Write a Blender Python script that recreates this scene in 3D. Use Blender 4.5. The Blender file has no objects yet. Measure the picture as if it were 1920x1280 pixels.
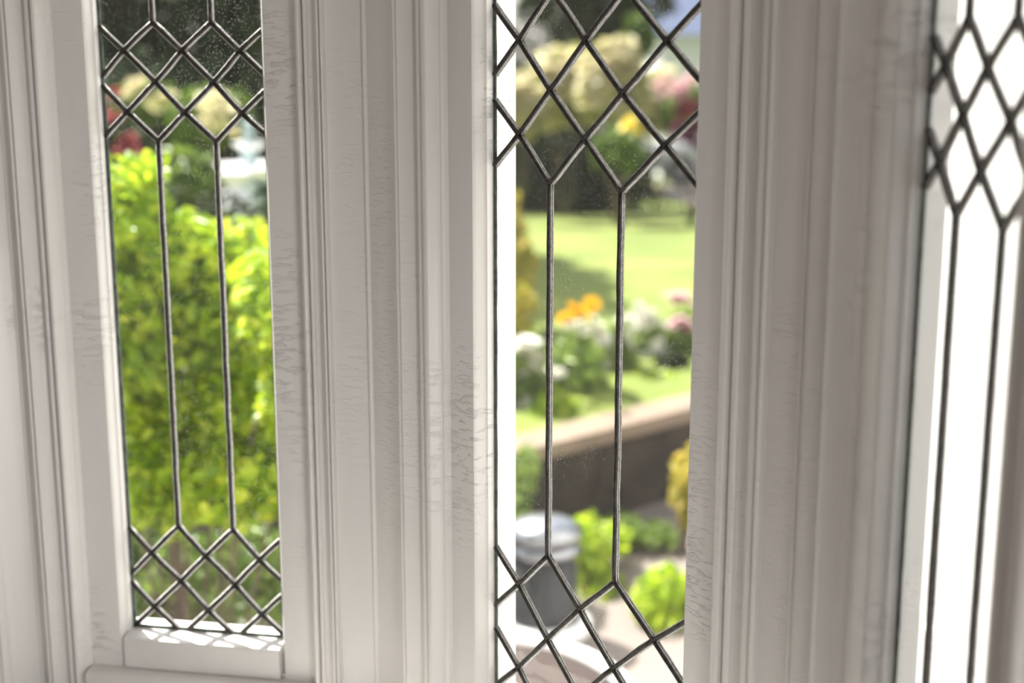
import bpy, bmesh, math, random
import numpy as np
from mathutils import Vector, Matrix, noise

random.seed(7); rng = np.random.default_rng(11)
scene = bpy.context.scene
col = scene.collection

# ------------------------------------------------------------------ camera
CAMZ = 1.5
cam_d = bpy.data.cameras.new('camera'); cam = bpy.data.objects.new('camera', cam_d); col.objects.link(cam)
cam.location = (0, 0, CAMZ); cam.rotation_euler = (math.radians(90 - 12.2), 0, 0)
cam_d.sensor_width = 36.0; cam_d.lens = 36.0 * 2700 / 1920; cam_d.clip_start = 0.02; cam_d.clip_end = 400
cam_d.dof.use_dof = True; cam_d.dof.focus_distance = 1.72; cam_d.dof.aperture_fstop = 2.7
scene.camera = cam

# ------------------------------------------------------------------ sky, sun, exposure
world = bpy.data.worlds.new('sky'); scene.world = world; world.use_nodes = True
wn = world.node_tree; wn.nodes.clear()
sky = wn.nodes.new('ShaderNodeTexSky'); sky.sky_type = 'NISHITA'; sky.sun_disc = False
sky.sun_elevation = math.radians(52); sky.sun_rotation = math.radians(-38)
sky.air_density = 1.0; sky.dust_density = 2.5
hs = wn.nodes.new('ShaderNodeHueSaturation'); hs.inputs['Saturation'].default_value = 0.35
bg = wn.nodes.new('ShaderNodeBackground'); bg.inputs['Strength'].default_value = 0.20
wo = wn.nodes.new('ShaderNodeOutputWorld')
wn.links.new(sky.outputs[0], hs.inputs['Color']); wn.links.new(hs.outputs[0], bg.inputs[0]); wn.links.new(bg.outputs[0], wo.inputs[0])

SUN_DIR = Vector((-0.54, 0.68, 1.10)).normalized()
sd = bpy.data.lights.new('sun', 'SUN'); sd.energy = 9.0; sd.angle = math.radians(0.55); sd.color = (1.0, 0.95, 0.86)
so = bpy.data.objects.new('sun', sd); col.objects.link(so); so.rotation_euler = SUN_DIR.to_track_quat('Z', 'Y').to_euler()

# added fill lamp, set in an unseen opening of the wall behind the camera
ad = bpy.data.lights.new('rear_fill_light', 'AREA'); ad.shape = 'RECTANGLE'; ad.size = 1.1; ad.size_y = 1.1
ad.energy = 13.0; ad.color = (1.0, 0.96, 0.93)
ao = bpy.data.objects.new('rear_fill_light', ad); col.objects.link(ao)
ao.location = (0.12, -3.58, 0.58); ao.rotation_euler = (math.radians(90), 0, 0)

# added key lamp, unseen and low in the right-hand wall, side-lighting the mouldings
ad2 = bpy.data.lights.new('side_key_light', 'AREA'); ad2.shape = 'RECTANGLE'; ad2.size = 0.60; ad2.size_y = 0.70
ad2.energy = 9.5; ad2.color = (1.0, 0.97, 0.95)
ao2 = bpy.data.objects.new('side_key_light', ad2); col.objects.link(ao2)
ao2.location = (0.385, 0.48, 0.64); ao2.rotation_euler = (math.radians(90), 0, math.radians(90 - 5.4))

vs = scene.view_settings; vs.view_transform = 'Standard'; vs.look = 'None'; vs.gamma = 1.0; vs.use_curve_mapping = False
vs.exposure = 0.75
scene.cycles.max_bounces = 10; scene.cycles.transparent_max_bounces = 24; scene.cycles.diffuse_bounces = 6
scene.cycles.sample_clamp_indirect = 6.0
scene.cycles.use_denoising = True

# ------------------------------------------------------------------ helpers
def link(o, parent=None):
    col.objects.link(o)
    if parent is not None: o.parent = parent
    return o
def meshobj(name, me, mat, parent=None):
    o = bpy.data.objects.new(name, me)
    if mat: me.materials.append(mat)
    return link(o, parent)
def tag(o, label=None, cat=None, group=None, kind=None):
    if label: o['label'] = label
    if cat: o['category'] = cat
    if group: o['group'] = group
    if kind: o['kind'] = kind
    return o
def thing(name, label, cat, loc, group=None):
    o = bpy.data.objects.new(name, None); o.empty_display_size = 0.05; link(o); o.location = loc
    return tag(o, label, cat, group)
def from_bm(name, bm, mat, parent=None, smooth=False):
    bmesh.ops.recalc_face_normals(bm, faces=bm.faces)
    me = bpy.data.meshes.new(name); bm.to_mesh(me); bm.free()
    if smooth:
        for p in me.polygons: p.use_smooth = True
    return meshobj(name, me, mat, parent)
def sharp_smooth(o, ang=35):
    me = o.data
    for p in me.polygons: p.use_smooth = True
    bm = bmesh.new(); bm.from_mesh(me)
    for e in bm.edges:
        if len(e.link_faces) == 2 and e.calc_face_angle(0) > math.radians(ang): e.smooth = False
    bm.to_mesh(me); bm.free()
    return o
def prism(bm, pts, z0, z1, nz=1):
    rings = []
    for k in range(nz + 1):
        z = z0 + (z1 - z0) * k / nz
        rings.append([bm.verts.new((p[0], p[1], z)) for p in pts])
    n = len(pts)
    for k in range(nz):
        for i in range(n):
            j = (i + 1) % n
            bm.faces.new((rings[k][i], rings[k][j], rings[k + 1][j], rings[k + 1][i]))
    bm.faces.new(rings[0][::-1]); bm.faces.new(rings[-1])
def box(bm, c, s, rot=0.0):
    m = Matrix.Translation(c) @ Matrix.Rotation(rot, 4, 'Z') @ Matrix.Diagonal((s[0], s[1], s[2], 1))
    return bmesh.ops.create_cube(bm, size=1.0, matrix=m)['verts']
def tube(bm, pts, radii, seg=8, cap=True, squash=None):
    rings = []
    for i, p in enumerate(pts):
        p = Vector(p)
        d = (Vector(pts[min(i + 1, len(pts) - 1)]) - Vector(pts[max(i - 1, 0)])).normalized()
        a = Vector((0, 0, 1)) if abs(d.z) < 0.9 else Vector((1, 0, 0))
        u = d.cross(a).normalized(); v = d.cross(u).normalized()
        r = radii[i] if hasattr(radii, '__len__') else radii
        rings.append([bm.verts.new(p + r * (math.cos(2 * math.pi * k / seg) * u + math.sin(2 * math.pi * k / seg) * v)) for k in range(seg)])
    for a, b in zip(rings, rings[1:]):
        for k in range(seg): bm.faces.new((a[k], a[(k + 1) % seg], b[(k + 1) % seg], b[k]))
    if cap: bm.faces.new(rings[0][::-1]); bm.faces.new(rings[-1])
def lathe(bm, prof, c=(0, 0, 0), seg=32):
    rings = []
    for r, z in prof:
        rings.append([bm.verts.new((c[0] + r * math.cos(2 * math.pi * k / seg), c[1] + r * math.sin(2 * math.pi * k / seg), c[2] + z)) for k in range(seg)])
    for a, b in zip(rings, rings[1:]):
        for k in range(seg): bm.faces.new((a[k], a[(k + 1) % seg], b[(k + 1) % seg], b[k]))
    bm.faces.new(rings[0][::-1]); bm.faces.new(rings[-1])

# ------------------------------------------------------------------ materials
def newmat(name):
    m = bpy.data.materials.new(name); m.use_nodes = True; nt = m.node_tree; nt.nodes.clear()
    out = nt.nodes.new('ShaderNodeOutputMaterial'); return m, nt, out
def N(nt, t, **kw):
    n = nt.nodes.new(t)
    for k, v in kw.items():
        if k in n.inputs: n.inputs[k].default_value = v
        else: setattr(n, k, v)
    return n
def ramp(nt, fac, stops, interp='LINEAR'):
    r = nt.nodes.new('ShaderNodeValToRGB'); r.color_ramp.interpolation = interp
    el = r.color_ramp.elements
    el[0].position, el[0].color = stops[0][0], (*stops[0][1], 1)
    el[1].position, el[1].color = stops[-1][0], (*stops[-1][1], 1)
    for p, c in stops[1:-1]:
        e = el.new(p); e.color = (*c, 1)
    nt.links.new(fac, r.inputs[0]); return r
def obj_coord(nt, scale=(1, 1, 1)):
    g = nt.nodes.new('ShaderNodeNewGeometry')
    mp = nt.nodes.new('ShaderNodeMapping'); mp.inputs['Scale'].default_value = scale
    nt.links.new(g.outputs['Position'], mp.inputs['Vector']); return mp.outputs[0]

def paint_mat(name, base=(0.81, 0.795, 0.775), rough=0.32, crack=0.5):
    """old gloss paint: vertical brush drag, short horizontal wrinkles, faint stains"""
    m, nt, out = newmat(name); L = nt.links.new
    b = N(nt, 'ShaderNodeBsdfPrincipled', Roughness=rough)
    n1 = N(nt, 'ShaderNodeTexNoise', Scale=1.0, Detail=5.0, Roughness=0.6); L(obj_coord(nt, (900, 900, 9)), n1.inputs['Vector'])
    n2 = N(nt, 'ShaderNodeTexNoise', Scale=1.0, Detail=4.0); L(obj_coord(nt, (42, 42, 160)), n2.inputs['Vector'])
    n3 = N(nt, 'ShaderNodeTexNoise', Scale=1.0, Detail=3.0); L(obj_coord(nt, (5, 5, 3)), n3.inputs['Vector'])
    r2 = ramp(nt, n2.outputs[0], [(0.54, (0, 0, 0)), (0.60, (1, 1, 1)), (0.68, (0.2, 0.2, 0.2))])
    gate = ramp(nt, n3.outputs[0], [(0.46, (0, 0, 0)), (0.60, (1, 1, 1))])
    mul = N(nt, 'ShaderNodeMath', operation='MULTIPLY'); L(r2.outputs[0], mul.inputs[0]); L(gate.outputs[0], mul.inputs[1])
    bp1 = N(nt, 'ShaderNodeBump', Strength=0.10, Distance=0.0006); L(n1.outputs[0], bp1.inputs['Height'])
    bp2 = N(nt, 'ShaderNodeBump', Strength=crack, Distance=0.0013); L(mul.outputs[0], bp2.inputs['Height']); L(bp1.outputs[0], bp2.inputs['Normal'])
    L(bp2.outputs[0], b.inputs['Normal'])
    st = N(nt, 'ShaderNodeTexNoise', Scale=1.0, Detail=6.0); L(obj_coord(nt, (14, 14, 2.2)), st.inputs['Vector'])
    cr = ramp(nt, st.outputs[0], [(0.30, tuple(c * 0.93 for c in base)), (0.62, base)])
    L(cr.outputs[0], b.inputs['Base Color']); L(b.outputs[0], out.inputs[0]); return m

def flat_mat(name, colr, rough=0.6, metal=0.0, var=0.12, scale=8.0, bump=0.0):
    m, nt, out = newmat(name); L = nt.links.new
    b = N(nt, 'ShaderNodeBsdfPrincipled', Roughness=rough, Metallic=metal)
    n = N(nt, 'ShaderNodeTexNoise', Scale=1.0, Detail=5.0); L(obj_coord(nt, (scale,) * 3), n.inputs['Vector'])
    c = ramp(nt, n.outputs[0], [(0.3, tuple(x * (1 - var) for x in colr)), (0.7, tuple(min(1, x * (1 + var)) for x in colr))])
    L(c.outputs[0], b.inputs['Base Color'])
    if bump:
        bp = N(nt, 'ShaderNodeBump', Strength=bump, Distance=0.01); L(n.outputs[0], bp.inputs['Height']); L(bp.outputs[0], b.inputs['Normal'])
    L(b.outputs[0], out.inputs[0]); return m

def leaf_mat(name, cols, trans=0.45, rough=0.45, spec=0.5):
    """each leaf (mesh island) draws its own colour; light passes partly through it"""
    m, nt, out = newmat(name); L = nt.links.new
    g = nt.nodes.new('ShaderNodeNewGeometry')
    k = len(cols); c = ramp(nt, g.outputs['Random Per Island'], [(i / (k - 1), cc) for i, cc in enumerate(cols)])
    p = N(nt, 'ShaderNodeBsdfPrincipled', Roughness=rough); p.inputs['Specular IOR Level'].default_value = spec
    L(c.outputs[0], p.inputs['Base Color'])
    t = N(nt, 'ShaderNodeBsdfTranslucent'); L(c.outputs[0], t.inputs['Color'])
    mx = N(nt, 'ShaderNodeMixShader', Fac=trans); L(p.outputs[0], mx.inputs[1]); L(t.outputs[0], mx.inputs[2])
    L(mx.outputs[0], out.inputs[0]); return m

def glass_mat(name, haze, specks):
    """old hand-made pane: clear, slightly wavy, with dust specks and a thin film of dirt"""
    m, nt, out = newmat(name); L = nt.links.new
    tr = N(nt, 'ShaderNodeBsdfTransparent', Color=(0.965, 0.975, 0.965, 1))
    gl = N(nt, 'ShaderNodeBsdfGlossy', Roughness=0.02, Color=(1, 1, 1, 1))
    w = N(nt, 'ShaderNodeTexNoise', Scale=1.0, Detail=2.0); L(obj_coord(nt, (22, 22, 22)), w.inputs['Vector'])
    bp = N(nt, 'ShaderNodeBump', Strength=0.25, Distance=0.002); L(w.outputs[0], bp.inputs['Height'])
    L(bp.outputs[0], gl.inputs['Normal'])
    # reflectance of a thin pane, the same from both of its sides: 0.06 + 0.94 (1 - |n.v|)^5
    ge = nt.nodes.new('ShaderNodeNewGeometry'); dt = N(nt, 'ShaderNodeVectorMath', operation='DOT_PRODUCT'); L(ge.outputs['Incoming'], dt.inputs[0]); L(bp.outputs[0], dt.inputs[1])
    ab = N(nt, 'ShaderNodeMath', operation='ABSOLUTE'); L(dt.outputs['Value'], ab.inputs[0])
    om = N(nt, 'ShaderNodeMath', operation='SUBTRACT', use_clamp=True); om.inputs[0].default_value = 1.0; L(ab.outputs[0], om.inputs[1])
    pw = N(nt, 'ShaderNodeMath', operation='POWER'); L(om.outputs[0], pw.inputs[0]); pw.inputs[1].default_value = 5.0
    fr = N(nt, 'ShaderNodeMath', operation='MULTIPLY_ADD', use_clamp=True); L(pw.outputs[0], fr.inputs[0]); fr.inputs[1].default_value = 0.94; fr.inputs[2].default_value = 0.06
    mx = N(nt, 'ShaderNodeMixShader'); L(fr.outputs[0], mx.inputs[0]); L(tr.outputs[0], mx.inputs[1]); L(gl.outputs[0], mx.inputs[2])
    df = N(nt, 'ShaderNodeBsdfDiffuse', Color=(0.85, 0.85, 0.82, 1)); tl = N(nt, 'ShaderNodeBsdfTranslucent', Color=(0.85, 0.85, 0.82, 1))
    dd = N(nt, 'ShaderNodeMixShader', Fac=0.6); L(df.outputs[0], dd.inputs[1]); L(tl.outputs[0], dd.inputs[2])
    vo = N(nt, 'ShaderNodeTexVoronoi', Scale=1.0); L(obj_coord(nt, (380, 380, 380)), vo.inputs['Vector'])
    sp = ramp(nt, vo.outputs['Distance'], [(0.12, (1, 1, 1)), (0.24, (0, 0, 0))])
    big = N(nt, 'ShaderNodeTexNoise', Scale=1.0, Detail=6.0, Roughness=0.65); L(obj_coord(nt, (9, 9, 6)), big.inputs['Vector'])
    gt = ramp(nt, big.outputs[0], [(0.40, (0.15,) * 3), (0.66, (1, 1, 1))])
    run = N(nt, 'ShaderNodeTexNoise', Scale=1.0, Detail=7.0, Roughness=0.7); L(obj_coord(nt, (150, 150, 12)), run.inputs['Vector'])
    rr = ramp(nt, run.outputs[0], [(0.56, (0, 0, 0)), (0.75, (1, 1, 1))])
    a = N(nt, 'ShaderNodeMath', operation='MULTIPLY'); L(sp.outputs[0], a.inputs[0]); L(gt.outputs[0], a.inputs[1])
    a2 = N(nt, 'ShaderNodeMath', operation='MULTIPLY'); L(a.outputs[0], a2.inputs[0]); a2.inputs[1].default_value = specks
    h = N(nt, 'ShaderNodeMath', operation='MULTIPLY_ADD'); L(rr.outputs[0], h.inputs[0]); h.inputs[1].default_value = haze * 2.2; h.inputs[2].default_value = haze
    s = N(nt, 'ShaderNodeMath', operation='ADD', use_clamp=True); L(a2.outputs[0], s.inputs[0]); L(h.outputs[0], s.inputs[1])
    fin = N(nt, 'ShaderNodeMixShader'); L(s.outputs[0], fin.inputs[0]); L(mx.outputs[0], fin.inputs[1]); L(dd.outputs[0], fin.inputs[2])
    L(fin.outputs[0], out.inputs[0]); return m

M = {}
M['paint'] = paint_mat('old_white_gloss_paint')
M['paint_rough'] = paint_mat('old_white_paint_wrinkled', crack=0.9)
M['plaster'] = flat_mat('room_plaster', (0.36, 0.33, 0.31), 0.8, var=0.03, scale=3)
M['boards'] = flat_mat('oak_floor_boards', (0.22, 0.15, 0.10), 0.45, var=0.2, scale=6)
M['lead'] = flat_mat('dull_lead', (0.060, 0.055, 0.05), 0.42, 0.55, 0.35, 120, 0.35)
M['putty'] = flat_mat('pale_lit_putty', (0.84, 0.82, 0.78), 0.7, 0.0, 0.35, 220, 0.5)  # putty kept pale to paint the light caught on the lead bevels
M['edge_lead'] = flat_mat('greenish_lead_edge', (0.10, 0.125, 0.11), 0.45, 0.4, 0.4, 90, 0.3)
M['glass'] = glass_mat('old_leaded_glass', 0.004, 0.40)
M['ext_paint'] = flat_mat('exterior_white_paint', (0.88, 0.88, 0.87), 0.5, var=0.015, scale=20)
M['render'] = flat_mat('white_house_render', (0.86, 0.86, 0.85), 0.8, var=0.02, scale=5)

# ------------------------------------------------------------------ the bay: three window planes
class Plane:                       # s runs along the glass, h towards the room
    def __init__(self, p, deg):
        a = math.radians(deg); self.p = p; self.d = (math.cos(a), -math.sin(a)); self.n = (-math.sin(a), -math.cos(a))
    def xy(self, s, h=0.0): return (self.p[0] + s * self.d[0] + h * self.n[0], self.p[1] + s * self.d[1] + h * self.n[1])
    def xyz(self, s, h, z): x, y = self.xy(s, h); return Vector((x, y, z + CAMZ))
PL1 = Plane((-0.454, 2.000), 10.3)
PL2 = Plane((0.085, 1.667), 47.9)
PL3 = Plane((0.333, 1.392), 84.6)
TOPZ, BOTZ, LEDGEZ = 0.46, -0.873, -0.925       # heights relative to the eye
SEATZ = -0.97

# moulding profiles, (distance outside the glass edge, height above the glass plane)
def arc(cx, cy, r, a0, a1, n=5, sx=1.0):
    return [(cx + sx * r * math.cos(math.radians(a0 + (a1 - a0) * i / n)), cy + r * math.sin(math.radians(a0 + (a1 - a0) * i / n))) for i in range(n + 1)]
STILE = [(-0.056, -0.035), (-0.056, 0.030), (-0.0090, 0.030), (-0.0078, 0.0296), (-0.0070, 0.0285), (-0.0050, 0.026), (-0.0042, 0.016), (-0.0022, 0.0135), (-0.0005, 0.012), (0.0006, 0.0035), (0.0006, -0.035)]
ARCH = ([(-0.127, -0.02), (-0.127, 0.056)] + arc(-0.1235, 0.0565, 0.0035, 180, 20, 5) +
        [(-0.1185, 0.0545), (-0.1175, 0.0600), (-0.1150, 0.0605), (-0.1000, 0.0450), (-0.0960, 0.0435), (-0.0885, 0.0435)] +
        arc(-0.0845, 0.0480, 0.0050, 150, -20, 7) +
        [(-0.0795, 0.0430), (-0.0765, 0.0430), (-0.0755, 0.0535)] + arc(-0.0712, 0.0495, 0.0064, 120, 10, 6) +
        [(-0.0612, 0.0450), (-0.0590, 0.0415), (-0.0585, 0.0390), (-0.0570, 0.0385), (-0.0540, 0.0350), (-0.0528, 0.0295), (-0.0528, -0.02)])

def extrude_profile(bm, pl, prof, edge, sign, z0, z1, scale=1.0, pivot=0.0, nz=1):
    pts = []
    for s, h in prof:
        sp = pivot + (s - pivot) * scale
        pts.append(pl.xy(edge + sign * sp, h))
    prism(bm, pts, z0 + CAMZ, z1 + CAMZ, nz)

def lattice(verts_s, odd_s, top, bot, s0, s1):
    """lead net: diamonds above and below, long upright cames between. top/bot: row heights away from the straight part"""
    segs = []
    sp = verts_s[1] - verts_s[0]
    even = [verts_s[0] - sp] + list(verts_s) + [verts_s[1] + sp]
    even[0] = min(even[0], s0 - 0.004); even[-1] = max(even[-1], s1 + 0.004)
    def clip(a, b):
        (x0, z0), (x1, z1) = a, b
        t0, t1 = 0.0, 1.0
        for lo in (True, False):
            f0 = (x0 - s0) if lo else (s1 - x0); f1 = (x1 - s0) if lo else (s1 - x1)
            if f0 < 0 and f1 < 0: return None
            if f0 < 0: t0 = max(t0, f0 / (f0 - f1))
            if f1 < 0: t1 = min(t1, f0 / (f0 - f1))
        return ((x0 + (x1 - x0) * t0, z0 + (z1 - z0) * t0), (x0 + (x1 - x0) * t1, z0 + (z1 - z0) * t1))
    def zig(rows):
        # rows[0] is an even row
        for k in range(len(rows) - 1):
            A = even if k % 2 == 0 else odd_s
            B = odd_s if k % 2 == 0 else even
            for i, o in enumerate(odd_s):
                for e in (even[i], even[i + 1]):
                    a, b = ((e, rows[k]), (o, rows[k + 1])) if k % 2 == 0 else ((o, rows[k]), (e, rows[k + 1]))
                    c = clip(a, b)
                    if c: segs.append(c)
    zig(top); zig(bot)
    for i, v in enumerate(verts_s):
        segs.append(((v, top[0]), (v, bot[0])))
    return segs

def came_mesh(name, pl, segs, width, h, depth, mat, parent, jit=0.0006, nodes=True, side=1):
    bm = bmesh.new()
    rnd = random.Random(3)
    for (a, b) in segs:
        L = math.hypot(b[0] - a[0], b[1] - a[1])
        if L < 0.004: continue
        n = max(2, int(L / 0.014))
        dx, dz = (b[0] - a[0]) / L, (b[1] - a[1]) / L
        rings = []
        K = 7
        ph = rnd.random() * 50
        for i in range(n + 1):
            t = i / n
            w = width * (1 + 0.14 * noise.noise(Vector((ph, t * L * 60, 0))))
            o = jit * 2 * noise.noise(Vector((ph, t * L * 22, 5))) * math.sin(math.pi * t) ** 0.5
            cs, cz = a[0] + (b[0] - a[0]) * t - dz * o, a[1] + (b[1] - a[1]) * t + dx * o
            ring = []
            for k in range(K):
                an = math.pi * k / (K - 1)
                u = math.cos(an) * w / 2; hh = h + side * math.sin(an) * depth * (1 + 0.12 * noise.noise(Vector((ph, t * L * 90, 9))))
                ring.append(bm.verts.new(pl.xyz(cs - dz * u, hh, cz + dx * u)))
            rings.append(ring)
        for r0, r1 in zip(rings, rings[1:]):
            for k in range(K - 1): bm.faces.new((r0[k], r0[k + 1], r1[k + 1], r1[k]))
            bm.faces.new((r0[K - 1], r0[0], r1[0], r1[K - 1]))
        bm.faces.new(rings[0][::-1]); bm.faces.new(rings[-1])
    return from_bm(name, bm, mat, parent, True)

def window(idx, pl, gl, gr, verts_s, odd_s, top, bot, arch_l, arch_r, ext=-0.035):
    """gl, gr: glass edges; arch_l/arch_r: width factors of the outer moulding"""
    root = bpy.data.objects.new('window_%d' % idx, None); link(root); root['kind'] = 'structure'
    root.location = pl.xyz((gl + gr) / 2, 0, LEDGEZ)
    inv = Matrix.Translation(-Vector(root.location))
    def fin(o):
        o.data.transform(inv); return o
    z0, z1 = LEDGEZ - 0.01, TOPZ + 0.06
    # casement: two stiles, bottom rail, top rail
    for sign, e in ((1, gl), (-1, gr)):
        bm = bmesh.new(); extrude_profile(bm, pl, [(a_, ext if h_ < -0.03 else h_) for a_, h_ in STILE], e, sign, z0, z1)
        fin(sharp_smooth(from_bm('stile', bm, M['paint_rough'], root)))
    def rail(name, prof):
        bm = bmesh.new(); rings = []
        for s in (gl - 0.0005, gr + 0.0005):
            rings.append([bm.verts.new(pl.xyz(s, h, z)) for h, z in prof])
        n = len(prof)
        for i in range(n):
            j = (i + 1) % n; bm.faces.new((rings[0][i], rings[0][j], rings[1][j], rings[1][i]))
        bm.faces.new(rings[0][::-1]); bm.faces.new(rings[1])
        return fin(sharp_smooth(from_bm(name, bm, M['paint'], root)))
    B = BOTZ
    rail('bottom_rail', [(-0.035, B - 0.05), (-0.035, B - 0.004), (-0.002, B), (0.004, B), (0.030, B - 0.0035), (0.0335, B - 0.005), (0.0345, B - 0.0085), (0.0345, B - 0.05)])
    rail('top_rail', [(-0.035, TOPZ + 0.05), (-0.035, TOPZ), (0.004, TOPZ), (0.030, TOPZ + 0.008), (0.030, TOPZ + 0.05)])
    # outer architrave mouldings
    for sign, e, sc in ((1, gl, arch_l), (-1, gr, arch_r)):
        bm = bmesh.new(); extrude_profile(bm, pl, ARCH, e, sign, -1.09, TOPZ + 0.10, sc, -0.0528)
        fin(sharp_smooth(from_bm('architrave', bm, M['paint'], root), 28))
    # window ledge between the architraves
    bm = bmesh.new()
    rings = []
    prof = [(0.02, LEDGEZ - 0.028), (0.02, LEDGEZ + 0.001), (0.052, LEDGEZ), (0.058, LEDGEZ - 0.003), (0.061, LEDGEZ - 0.010), (0.058, LEDGEZ - 0.018), (0.050, LEDGEZ - 0.028)]
    for s in (gl - 0.052, gr + 0.052): rings.append([bm.verts.new(pl.xyz(s, h, z)) for h, z in prof])
    for i in range(len(prof)):
        j = (i + 1) % len(prof); bm.faces.new((rings[0][i], rings[0][j], rings[1][j], rings[1][i]))
    bm.faces.new(rings[0][::-1]); bm.faces.new(rings[1])
    fin(sharp_smooth(from_bm('window_ledge', bm, M['paint'], root), 50))
    # glass
    bm = bmesh.new()
    a = [pl.xyz(gl - 0.003, 0, BOTZ - 0.003), pl.xyz(gr + 0.003, 0, BOTZ - 0.003), pl.xyz(gr + 0.003, 0, TOPZ + 0.003), pl.xyz(gl - 0.003, 0, TOPZ + 0.003)]
    bm.faces.new([bm.verts.new(v) for v in a])
    g = fin(from_bm('glass_pane', bm, M['glass'], root)); g['label'] = 'old clear glass cut in diamonds and tall strips, dusty'
    segs = lattice(verts_s, odd_s, top, bot, gl, gr)
    for v in verts_s: segs.append(((v, top[-1]), (v, TOPZ)))      # above the upper diamonds the uprights go on
    edges = [((gl + 0.002, BOTZ), (gl + 0.002, TOPZ)), ((gr - 0.002, BOTZ), (gr - 0.002, TOPZ)), ((gl, BOTZ + 0.001), (gr, BOTZ + 0.001)), ((gl, TOPZ - 0.001), (gr, TOPZ - 0.001))]
    fin(came_mesh('lead_came', pl, segs, 0.0060, 0.0012, 0.0026, M['lead'], root))
    fin(came_mesh('lead_came', pl, segs, 0.0060, -0.0014, 0.0018, M['lead'], root, side=-1))
    fin(came_mesh('lit_putty_edge', pl, segs, 0.0078, 0.0002, 0.0010, M['putty'], root))['label'] = 'pale putty edges along the leads, painted as highlights'
    fin(came_mesh('lit_putty_edge', pl, segs, 0.0088, -0.0026, 0.0012, M['putty'], root, side=-1))['label'] = 'pale putty edges outside the leads, painted as highlights'
    fin(came_mesh('edge_came', pl, edges, 0.0070, 0.0006, 0.0022, M['edge_lead'], root))
    # exterior sill
    bm = bmesh.new()
    rings = []
    prof = [(-0.034, BOTZ - 0.006), (-0.034, BOTZ - 0.06), (-0.080, BOTZ - 0.06), (-0.080, BOTZ - 0.022)]
    for s in (gl - 0.05, gr + 0.05): rings.append([bm.verts.new(pl.xyz(s, h, z)) for h, z in prof])
    for i in range(4):
        j = (i + 1) % 4; bm.faces.new((rings[0][i], rings[0][j], rings[1][j], rings[1][i]))
    bm.faces.new(rings[0][::-1]); bm.faces.new(rings[1])
    fin(from_bm('exterior_sill', bm, M['ext_paint'], root))
    return root

W1G = (-0.1150, 0.1240); W2G = (-0.1590, 0.1850); W3G = (0.1745, 0.4110)
reg_top = [-0.1500, -0.1110, -0.0695, -0.0275, 0.0100]
reg_bot = [-0.7105, -0.7545, -0.7960, -0.8395, -0.8790]
window(1, PL1, W1G[0], W1G[1], (-0.0360, 0.0482), (-0.0800, 0.0045, 0.0875), reg_top, reg_bot, 0.80, 0.62, -0.005)
window(2, PL2, W2G[0], W2G[1], (-0.0597, 0.0568), (-0.1140, -0.0025, 0.1212), [-0.1785, -0.1230, -0.0690, -0.0118, 0.0450, 0.10, 0.156],
       [-0.6455, -0.6990, -0.7575, -0.8150, -0.8730], 1.0, 1.0)
window(3, PL3, W3G[0], W3G[1], (0.2432, 0.3305), (0.2025, 0.2840, 0.3700), [-0.1450, -0.1063, -0.0650, -0.0275, 0.0095],
       [z + 0.003 for z in reg_bot], 1.0, 0.85, -0.020)

# ------------------------------------------------------------------ posts between the windows
def isect(pa, ha, pb, hb):
    ax, ay = pa.xy(0, ha); bx, by = pb.xy(0, hb)
    det = pa.d[0] * (-pb.d[1]) + pb.d[0] * pa.d[1]
    rx, ry = bx - ax, by - ay
    t = (rx * (-pb.d[1]) + pb.d[0] * ry) / det
    return (ax + t * pa.d[0], ay + t * pa.d[1])
def outer(pl, edge, sign, sc): return edge + sign * (-0.0528 + (-0.127 + 0.0528) * sc)
PH = 0.045
def bead_at(c, pa, pb, r=0.0035):
    """small staff bead that runs up the corner"""
    out = []
    n = ((pa.n[0] + pb.n[0]), (pa.n[1] + pb.n[1])); l = math.hypot(*n); n = (n[0] / l, n[1] / l); t = (n[1], -n[0])
    # t points along -s of left plane or +s; choose so that the points run left to right
    if t[0] * pa.d[0] + t[1] * pa.d[1] < 0: t = (-t[0], -t[1])
    for k in range(9):
        a = math.pi * (1 - k / 8); out.append((c[0] + r * (math.cos(a) * t[0] + (math.sin(a) * 1.1 - 0.15) * n[0]), c[1] + r * (math.cos(a) * t[1] + (math.sin(a) * 1.1 - 0.15) * n[1])))
    return out
def post(name, pa, sa, pb, sb, h=PH, bead=0.0035):
    c = isect(pa, h, pb, h); o = isect(pa, -0.05, pb, -0.05)
    pts = [pa.xy(sa, -0.05), pa.xy(sa, h)]
    pts += bead_at(c, pa, pb, bead)
    pts += [pb.xy(sb, h), pb.xy(sb, -0.05), o]
    bm = bmesh.new(); prism(bm, pts, 0.0, CAMZ + 1.1)
    ob = sharp_smooth(from_bm(name, bm, M['paint'])); ob['kind'] = 'structure'; return ob
post('trim_1', PL1, outer(PL1, W1G[1], -1, 0.62) - 0.004, PL2, outer(PL2, W2G[0], 1, 1.0) + 0.004)
post('trim_2', PL2, outer(PL2, W2G[1], -1, 1.0) - 0.004, PL3, outer(PL3, W3G[0], 1, 1.0) + 0.004, 0.050, 0.0045)

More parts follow.
